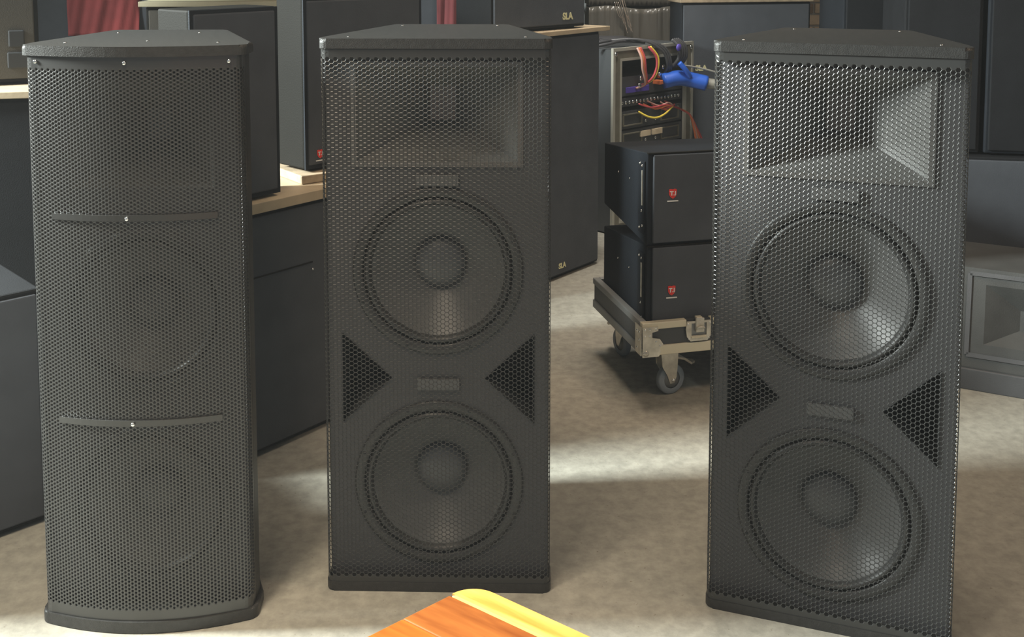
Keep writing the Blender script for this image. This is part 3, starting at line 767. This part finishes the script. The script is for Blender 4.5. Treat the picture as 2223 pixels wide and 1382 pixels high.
# ---------------------------------------------------------------- right side
wg = empty('stage_monitor', (1.455, 3.412, 0), P(-27), 'grey floor monitor with a horn recess at the right edge', 'loudspeaker')
ww, wd, wh = .62, .42, .385
vs = [(x, y, z) for x in (0, ww) for y, z in ((0, 0), (0, .075), (.085, wh), (wd, wh), (wd, 0))]
bm = bmesh.new(); me = bpy.data.meshes.new('t')
me.from_pydata(vs, [], [(0, 1, 2, 3, 4), (9, 8, 7, 6, 5), (0, 5, 6, 1), (2, 7, 8, 3), (3, 8, 9, 4), (4, 9, 5, 0)]); bm.from_mesh(me)
frombm('cabinet', bm, M['grey_cab'], wg)
bx = box('base_strip', (-.006, ww + .006, -.008, .02, 0, .070), M['cab'], wg, .003)
# slanted front: frame around a flared recess
def fp(x, t, dep=0):      # point on the slanted front, t 0..1 up, dep into the box
    sx = Vector((0, .085, wh - .075)); n_ = Vector((0, sx.z, -sx.y)).normalized(); q = Vector((x, 0, .075)) + sx * t + n_ * dep; return (q.x, q.y, q.z)
ru = [(.095, .24), (ww - .06, .24), (ww - .06, .84), (.095, .84)]
ou = [(0, 0), (ww, 0), (ww, 1), (0, 1)]
inn = [(.20, .42), (ww - .16, .42), (ww - .16, .62), (.20, .62)]
vs = [fp(*p) for p in ou] + [fp(*p) for p in ru] + [fp(*p, .05) for p in inn]
fs = [(i, (i + 1) % 4, 4 + (i + 1) % 4, 4 + i) for i in range(4)] + [(4 + i, 4 + (i + 1) % 4, 8 + (i + 1) % 4, 8 + i) for i in range(4)] + [(8, 9, 10, 11)]
pyd('front_panel', vs, fs, M['grey_cab'], wg)
vs = []
bm = bmesh.new()
fr = [(.045, .12), (ww - .03, .12), (ww - .03, .94), (.045, .94)]
for i in range(4):
    a_, b_ = Vector(fp(*fr[i], -.002)), Vector(fp(*fr[(i + 1) % 4], -.002)); d_ = (b_ - a_).normalized(); n_ = Vector((0, wh - .075, -.085)).normalized(); s_ = d_.cross(n_) * .007
    q = [bm.verts.new(v) for v in (a_ + s_, b_ + s_, b_ - s_, a_ - s_)]; bm.faces.new(q)
o = frombm('gasket', bm, M['cab'], wg); o.modifiers.new('s', 'SOLIDIFY').thickness = .003
# cabinets stacked behind the monitor
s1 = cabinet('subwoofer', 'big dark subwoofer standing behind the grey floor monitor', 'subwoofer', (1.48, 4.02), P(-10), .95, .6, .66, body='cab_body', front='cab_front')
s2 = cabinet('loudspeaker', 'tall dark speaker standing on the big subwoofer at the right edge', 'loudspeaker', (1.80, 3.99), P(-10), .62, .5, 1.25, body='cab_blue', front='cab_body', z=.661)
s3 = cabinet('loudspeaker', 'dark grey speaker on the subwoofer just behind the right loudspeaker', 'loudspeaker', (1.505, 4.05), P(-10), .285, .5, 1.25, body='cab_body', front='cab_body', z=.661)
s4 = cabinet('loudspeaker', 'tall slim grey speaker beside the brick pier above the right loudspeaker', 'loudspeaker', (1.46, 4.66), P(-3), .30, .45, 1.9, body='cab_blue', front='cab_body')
box('grille_edge', (.27, .29, -.008, -.003, .03, 1.87), M['cab_side'], s4, .001)

# ---------------------------------------------------------------- thin haze volume added to lift the blacks, standing in for lens veil
hz = bpy.data.materials.new('lens veil'); hz.use_nodes = True
nt = hz.node_tree; nt.nodes.clear()
vo = nt.nodes.new('ShaderNodeVolumeScatter'); vo.inputs['Color'].default_value = (.95, .98, 1, 1); vo.inputs['Density'].default_value = .0035
vo.inputs['Anisotropy'].default_value = 0.0
om = nt.nodes.new('ShaderNodeOutputMaterial'); nt.links.new(vo.outputs[0], om.inputs['Volume'])
hzo = box('haze', (-5.55, 5.55, -2.4, 8.28, -.05, 3.55), hz); hzo['kind'] = 'stuff'; hzo['label'] = 'thin haze added to lift the blacks like lens glare'; hzo['category'] = 'haze'
